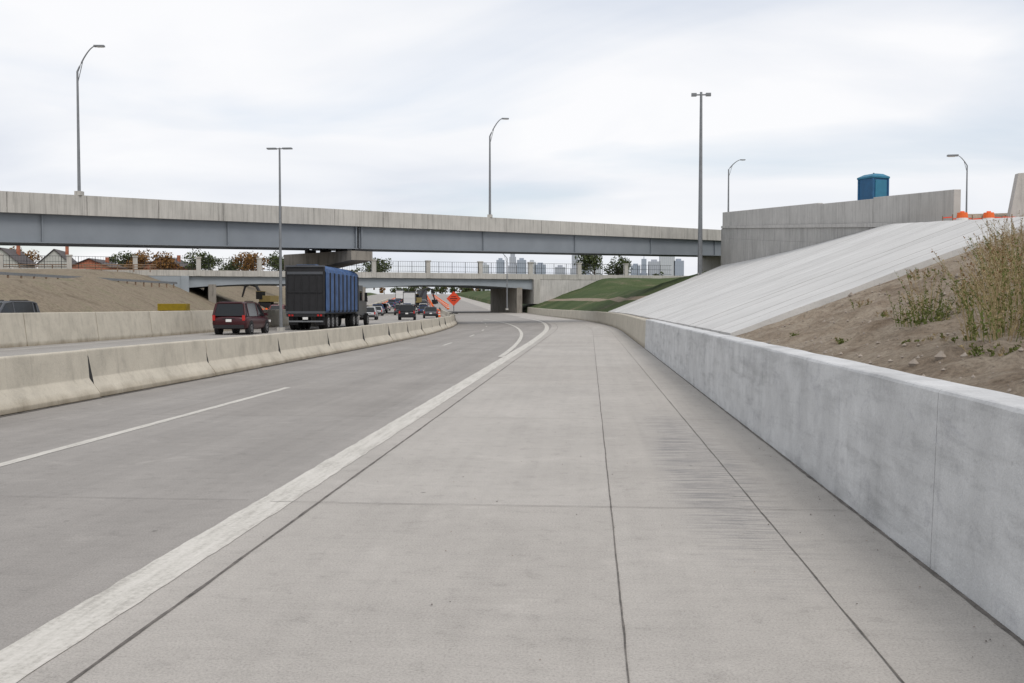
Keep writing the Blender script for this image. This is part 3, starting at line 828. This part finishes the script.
# ------------------------------------------------------------------ trees
def leafcloud(g,c,r,n,size,rr,mat,flat=.8):
    V=[];F=[]
    for i in range(n):
        while True:
            p=Vector((rr.uniform(-1,1),rr.uniform(-1,1),rr.uniform(-1,1)))
            if .15<p.length<1: break
        p=Vector((p.x*r,p.y*r,p.z*r*flat))+Vector(c)
        a=Vector((rr.gauss(0,1),rr.gauss(0,1),rr.gauss(0,1))).normalized(); b_=a.cross(Vector((rr.gauss(0,1),rr.gauss(0,1),rr.gauss(0,1)))).normalized()
        s=size*rr.uniform(.6,1.3); k=len(V)
        V+=[p-a*s,p+b_*s*.6,p+a*s,p-b_*s*.6]; F.append((k,k+1,k+2,k+3))
    g.add(V,F,mat)
def tree(loc,h,cr,seed,mat,name='tree',dens=1.0):
    rr=random.Random(seed); g=MB()
    g.tube([(0,0,-.5),(.1,0,h*.25),(.0,.1,h*.55),(0,0,h*.85)],[h*.03,h*.022,h*.014,h*.004],M_bark,7)
    for i in range(10):
        a=rr.uniform(0,6.28); z=h*rr.uniform(.2,.65); e=Vector((math.cos(a)*cr*rr.uniform(.4,.85),math.sin(a)*cr*rr.uniform(.4,.85),min(h*.92,z+h*rr.uniform(.1,.3))))
        g.tube([(0,0,z),e*.5+Vector((0,0,z*.55)),e],[h*.012,h*.008,h*.003],M_bark,5)
        leafcloud(g,e,cr*rr.uniform(.3,.5),int(90*dens),.2+.01*h,rr,mat)
    for i in range(9):
        a=rr.uniform(0,6.28); q=rr.uniform(0,.5)*cr
        leafcloud(g,(math.cos(a)*q,math.sin(a)*q,h*rr.uniform(.45,.92)),cr*rr.uniform(.28,.45),int(80*dens),.2+.01*h,rr,mat)
    g.build(name,loc=loc)
for i,(x,y,h,c) in enumerate([(-128,215,8,4),(-107,222,7,4),(-99,212,6.0,3.4),(-91,208,6.2,3.6),(-84,212,6.5,4),(-77,222,7.0,4.2),(-71,226,6.8,4.2),(-63,230,6.2,3.8),(-140,205,9,4.5),(-52,240,6.5,4),(1,235,8.5,4.2),(7,246,7,4),(-110,235,8,4.5),(-86,236,6.5,4)]):
    tree((x,y,6.6),h,c,i+1,M_leaf if i in (1,4,6,7,9,10,11,13) else M_leaf2)
def treeline(x0,x1,y,z,h,n,seed):
    rr=random.Random(seed); g=MB()
    for i in range(n):
        t=i/(n-1); X=x0+(x1-x0)*t+rr.uniform(-3,3); Yv=rr.uniform(-12,12)+y; hh=h*rr.uniform(.55,1.1)
        g.tube([(X,Yv,z),(X,Yv,z+hh*.7)],[.3,.1],M_bark,5)
        for k in range(6): leafcloud(g,(X+rr.uniform(-2.5,2.5),Yv,z+hh*rr.uniform(.3,.9)),hh*.3,28,.6,rr,M_leaf2 if (i%4==0) else M_leaf)
    g.build('distant_tree_line')
treeline(-330,-75,330,7.0,7,60,1)
treeline(-20,150,430,8.0,7,40,2)
treeline(-130,-70,640,9.2,6,22,4)

# ------------------------------------------------------------------ skyline
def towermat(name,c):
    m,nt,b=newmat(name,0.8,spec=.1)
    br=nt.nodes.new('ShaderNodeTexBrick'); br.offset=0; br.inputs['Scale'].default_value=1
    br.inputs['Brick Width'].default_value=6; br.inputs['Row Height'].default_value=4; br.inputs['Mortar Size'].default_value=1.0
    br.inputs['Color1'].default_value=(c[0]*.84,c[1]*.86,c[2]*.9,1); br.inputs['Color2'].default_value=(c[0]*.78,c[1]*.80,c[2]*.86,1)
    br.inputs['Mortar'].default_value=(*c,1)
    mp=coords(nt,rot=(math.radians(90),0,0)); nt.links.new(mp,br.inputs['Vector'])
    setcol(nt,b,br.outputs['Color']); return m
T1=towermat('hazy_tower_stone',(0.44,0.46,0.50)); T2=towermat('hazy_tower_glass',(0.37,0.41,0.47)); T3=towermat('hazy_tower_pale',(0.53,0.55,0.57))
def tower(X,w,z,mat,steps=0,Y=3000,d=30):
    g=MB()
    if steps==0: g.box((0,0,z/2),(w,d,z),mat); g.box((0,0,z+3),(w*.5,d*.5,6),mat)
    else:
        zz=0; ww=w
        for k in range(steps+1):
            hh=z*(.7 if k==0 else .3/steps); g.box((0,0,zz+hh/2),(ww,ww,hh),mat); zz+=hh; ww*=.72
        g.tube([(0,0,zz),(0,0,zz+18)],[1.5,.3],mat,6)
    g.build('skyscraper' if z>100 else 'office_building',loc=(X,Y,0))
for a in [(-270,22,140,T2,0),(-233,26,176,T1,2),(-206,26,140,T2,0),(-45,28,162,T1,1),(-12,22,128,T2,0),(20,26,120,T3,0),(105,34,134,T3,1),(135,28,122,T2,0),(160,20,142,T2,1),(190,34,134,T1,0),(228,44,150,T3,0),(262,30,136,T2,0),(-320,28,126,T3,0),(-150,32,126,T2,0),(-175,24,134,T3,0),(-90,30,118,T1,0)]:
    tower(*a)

# ------------------------------------------------------------------ weeds & stones on the dirt
def weed(loc,h,spread,n,seed,dry=.4,name='weed_plant',leafy=1.0):
    rr=random.Random(seed); g=MB()
    for i in range(n):
        a=rr.uniform(0,6.28); q=spread*math.sqrt(rr.random())*.8; b0=Vector((math.cos(a)*q,math.sin(a)*q,-.03))
        hh=h*rr.uniform(.35,1.0); a2=a+rr.uniform(-1,1); lean=Vector((math.cos(a2),math.sin(a2),0))*hh*rr.uniform(.05,.65)
        p1=b0+lean*.3+Vector((0,0,hh*.5)); p2=b0+lean+Vector((rr.uniform(-.03,.03),0,hh))
        isdry=rr.random()<dry; m=M_straw if isdry else M_weed
        g.tube([b0,p1,p2],[.0035,.0024,.001],m,4,cap=False)
        V=[];F=[]
        for k in range(int((rr.randint(5,10) if isdry else rr.randint(14,26))*leafy)):
            t=rr.uniform(.1,1); p=(b0.lerp(p1,t*2) if t<.5 else p1.lerp(p2,t*2-1))
            dr=Vector((rr.gauss(0,1),rr.gauss(0,1),rr.uniform(-.1,2.0))).normalized()
            s=(rr.uniform(.03,.09) if isdry else rr.uniform(.02,.05))*(1.2-t*.6)
            sd=dr.cross(Vector((rr.random(),rr.random(),rr.random()))).normalized()*s*(.06 if isdry else .25)
            kk=len(V); V+=[p,p+dr*s*.5+sd,p+dr*s,p+dr*s*.5-sd]; F.append((kk,kk+1,kk+2,kk+3))
        g.add(V,F,m)
        if isdry:
            V=[];F=[]
            for k in range(9):
                p=p1.lerp(p2,rr.uniform(.55,1.03)); dr=Vector((rr.gauss(0,1),rr.gauss(0,1),rr.gauss(0.6,1))).normalized(); s=rr.uniform(.008,.022)
                sd=dr.cross(Vector((rr.random(),rr.random(),rr.random()))).normalized()*s*.4
                kk=len(V); V+=[p,p+dr*s*.5+sd,p+dr*s,p+dr*s*.5-sd]; F.append((kk,kk+1,kk+2,kk+3))
            g.add(V,F,M_rust if rr.random()<.4 else M_straw)
    g.build(name,loc=(loc[0],loc[1],H(loc[0],loc[1])))
P=[(3.75,11.4,.42,.45,60,.2),(3.9,11.9,.6,.3,30,.7),(3.45,8.6,.66,.4,55,.65),(3.7,9.0,.80,.45,65,.7),(4.0,9.5,.82,.45,65,.7),(4.3,10.2,.72,.5,65,.75),(4.7,11.2,.6,.5,60,.8),(5.1,12.4,.6,.55,60,.8),(4.3,11.2,.45,.4,40,.8),
   (5.6,13.6,.55,.55,60,.85),(6.2,15.0,.5,.6,60,.85),(6.9,16.6,.5,.7,60,.85),(7.4,17.8,.5,.7,60,.9),(6.5,16.0,.4,.6,40,.9),(3.2,8.1,.16,.25,24,.3),(3.2,10.0,.08,.2,14,.3),(3.1,12.3,.1,.2,12,.2),(4.2,15.5,.18,.3,20,.6),(3.0,14.8,.1,.2,12,.2),(3.9,13.2,.1,.3,14,.6),(3.4,9.5,.1,.3,16,.4),(4.9,13.0,.3,.4,40,.7),(5.4,16.4,.2,.4,30,.8)]
for i,(x,y,h,s,n,d) in enumerate(P): weed((x,y),h,s,n,i+20,d)
g=MB(); rr=random.Random(9)
for i in range(900):
    y=rr.uniform(3,19); x=XR+.1+rr.random()**1.3*5.5; s=rr.uniform(.006,.024)*(2.2 if rr.random()<.06 else 1)
    c=Vector((x,y,H(x,y)+s*.2)); V=[]
    for v in ((1,0,0),(0,1,0),(-1,0,0),(0,-1,0),(0,0,1),(0,0,-1)): V.append(c+Vector(v)*s*rr.uniform(.7,1.3))
    g.add(V,[(0,1,4),(1,2,4),(2,3,4),(3,0,4),(1,0,5),(2,1,5),(3,2,5),(0,3,5)],M_stone)
g.build('gravel')
g=MB()
for i in range(300):
    y=rr.uniform(2.5,22); x=rr.choice([rr.uniform(1.85,2.06),rr.uniform(-2.3,2.0)]); s=rr.uniform(.002,.007)
    c=Vector((x,y,.006)); V=[c+Vector(v)*s*rr.uniform(.7,1.3) for v in ((1,0,0),(0,1,0),(-1,0,0),(0,-1,0),(0,0,1))]
    g.add(V,[(0,1,4),(1,2,4),(2,3,4),(3,0,4)],M_stone if i%2 else M_joint)
g.build('road_grit')

# ------------------------------------------------------------------ world / sun
w=bpy.data.worlds.new('World'); scene.world=w; w.use_nodes=True; nt=w.node_tree; nt.nodes.clear()
SUN_EL,SUN_AZ=50,148
out=nt.nodes.new('ShaderNodeOutputWorld')
sky=nt.nodes.new('ShaderNodeTexSky'); sky.sky_type='NISHITA'; sky.sun_disc=False
sky.sun_elevation=math.radians(SUN_EL); sky.sun_rotation=math.radians(SUN_AZ); sky.dust_density=2
bgA=nt.nodes.new('ShaderNodeBackground'); nt.links.new(sky.outputs[0],bgA.inputs[0]); bgA.inputs[1].default_value=.15
tc=nt.nodes.new('ShaderNodeTexCoord'); sep=nt.nodes.new('ShaderNodeSeparateXYZ'); nt.links.new(tc.outputs['Generated'],sep.inputs[0])
zc=math_n(nt,'ADD',math_n(nt,'MAXIMUM',sep.outputs[2],0.0),.25)
cx_=math_n(nt,'DIVIDE',sep.outputs[0],zc); cy_=math_n(nt,'DIVIDE',sep.outputs[1],zc)
cmb=nt.nodes.new('ShaderNodeCombineXYZ'); nt.links.new(math_n(nt,'MULTIPLY',cx_,.8),cmb.inputs[0]); nt.links.new(math_n(nt,'MULTIPLY',cy_,1.2),cmb.inputs[1]); cmb.inputs[2].default_value=8.3
n1=noise(nt,cmb.outputs[0],0.85,6,.48,.5)
n2=noise(nt,cmb.outputs[0],1.3,7,.48,.4)
cc=ramp(nt,n2,[(0.32,(0.74,0.775,0.845)),(0.47,(0.84,0.86,0.905)),(0.64,(0.95,0.95,0.965))])
bgB=nt.nodes.new('ShaderNodeBackground'); nt.links.new(cc,bgB.inputs[0]); bgB.inputs[1].default_value=1.04
mk=ramp(nt,n1,[(0.34,0.45),(0.50,0.97)])
ms=nt.nodes.new('ShaderNodeMixShader'); nt.links.new(mk,ms.inputs[0]); nt.links.new(bgA.outputs[0],ms.inputs[1]); nt.links.new(bgB.outputs[0],ms.inputs[2])
nt.links.new(ms.outputs[0],out.inputs[0])
ld=bpy.data.lights.new('sun','SUN'); ld.energy=1.45; ld.angle=math.radians(24); ld.color=(1,.94,.87)
lo=bpy.data.objects.new('sun',ld); scene.collection.objects.link(lo)
az=math.radians(SUN_AZ); el=math.radians(SUN_EL)
d=Vector((math.sin(az)*math.cos(el),math.cos(az)*math.cos(el),math.sin(el)))
lo.rotation_euler=d.to_track_quat('Z','Y').to_euler(); lo.location=(0,-20,40)

# ------------------------------------------------------------------ camera
cd=bpy.data.cameras.new('camera'); cam=bpy.data.objects.new('camera',cd); scene.collection.objects.link(cam)
cd.sensor_width=36; cd.lens=35; cd.clip_end=12000; cd.clip_start=.05
cam.location=(0,0,1.6); cam.rotation_euler=(math.radians(90-2.04),0,math.radians(4.48))
scene.camera=cam
scene.view_settings.view_transform='Standard'; scene.view_settings.look='None'; scene.view_settings.exposure=0
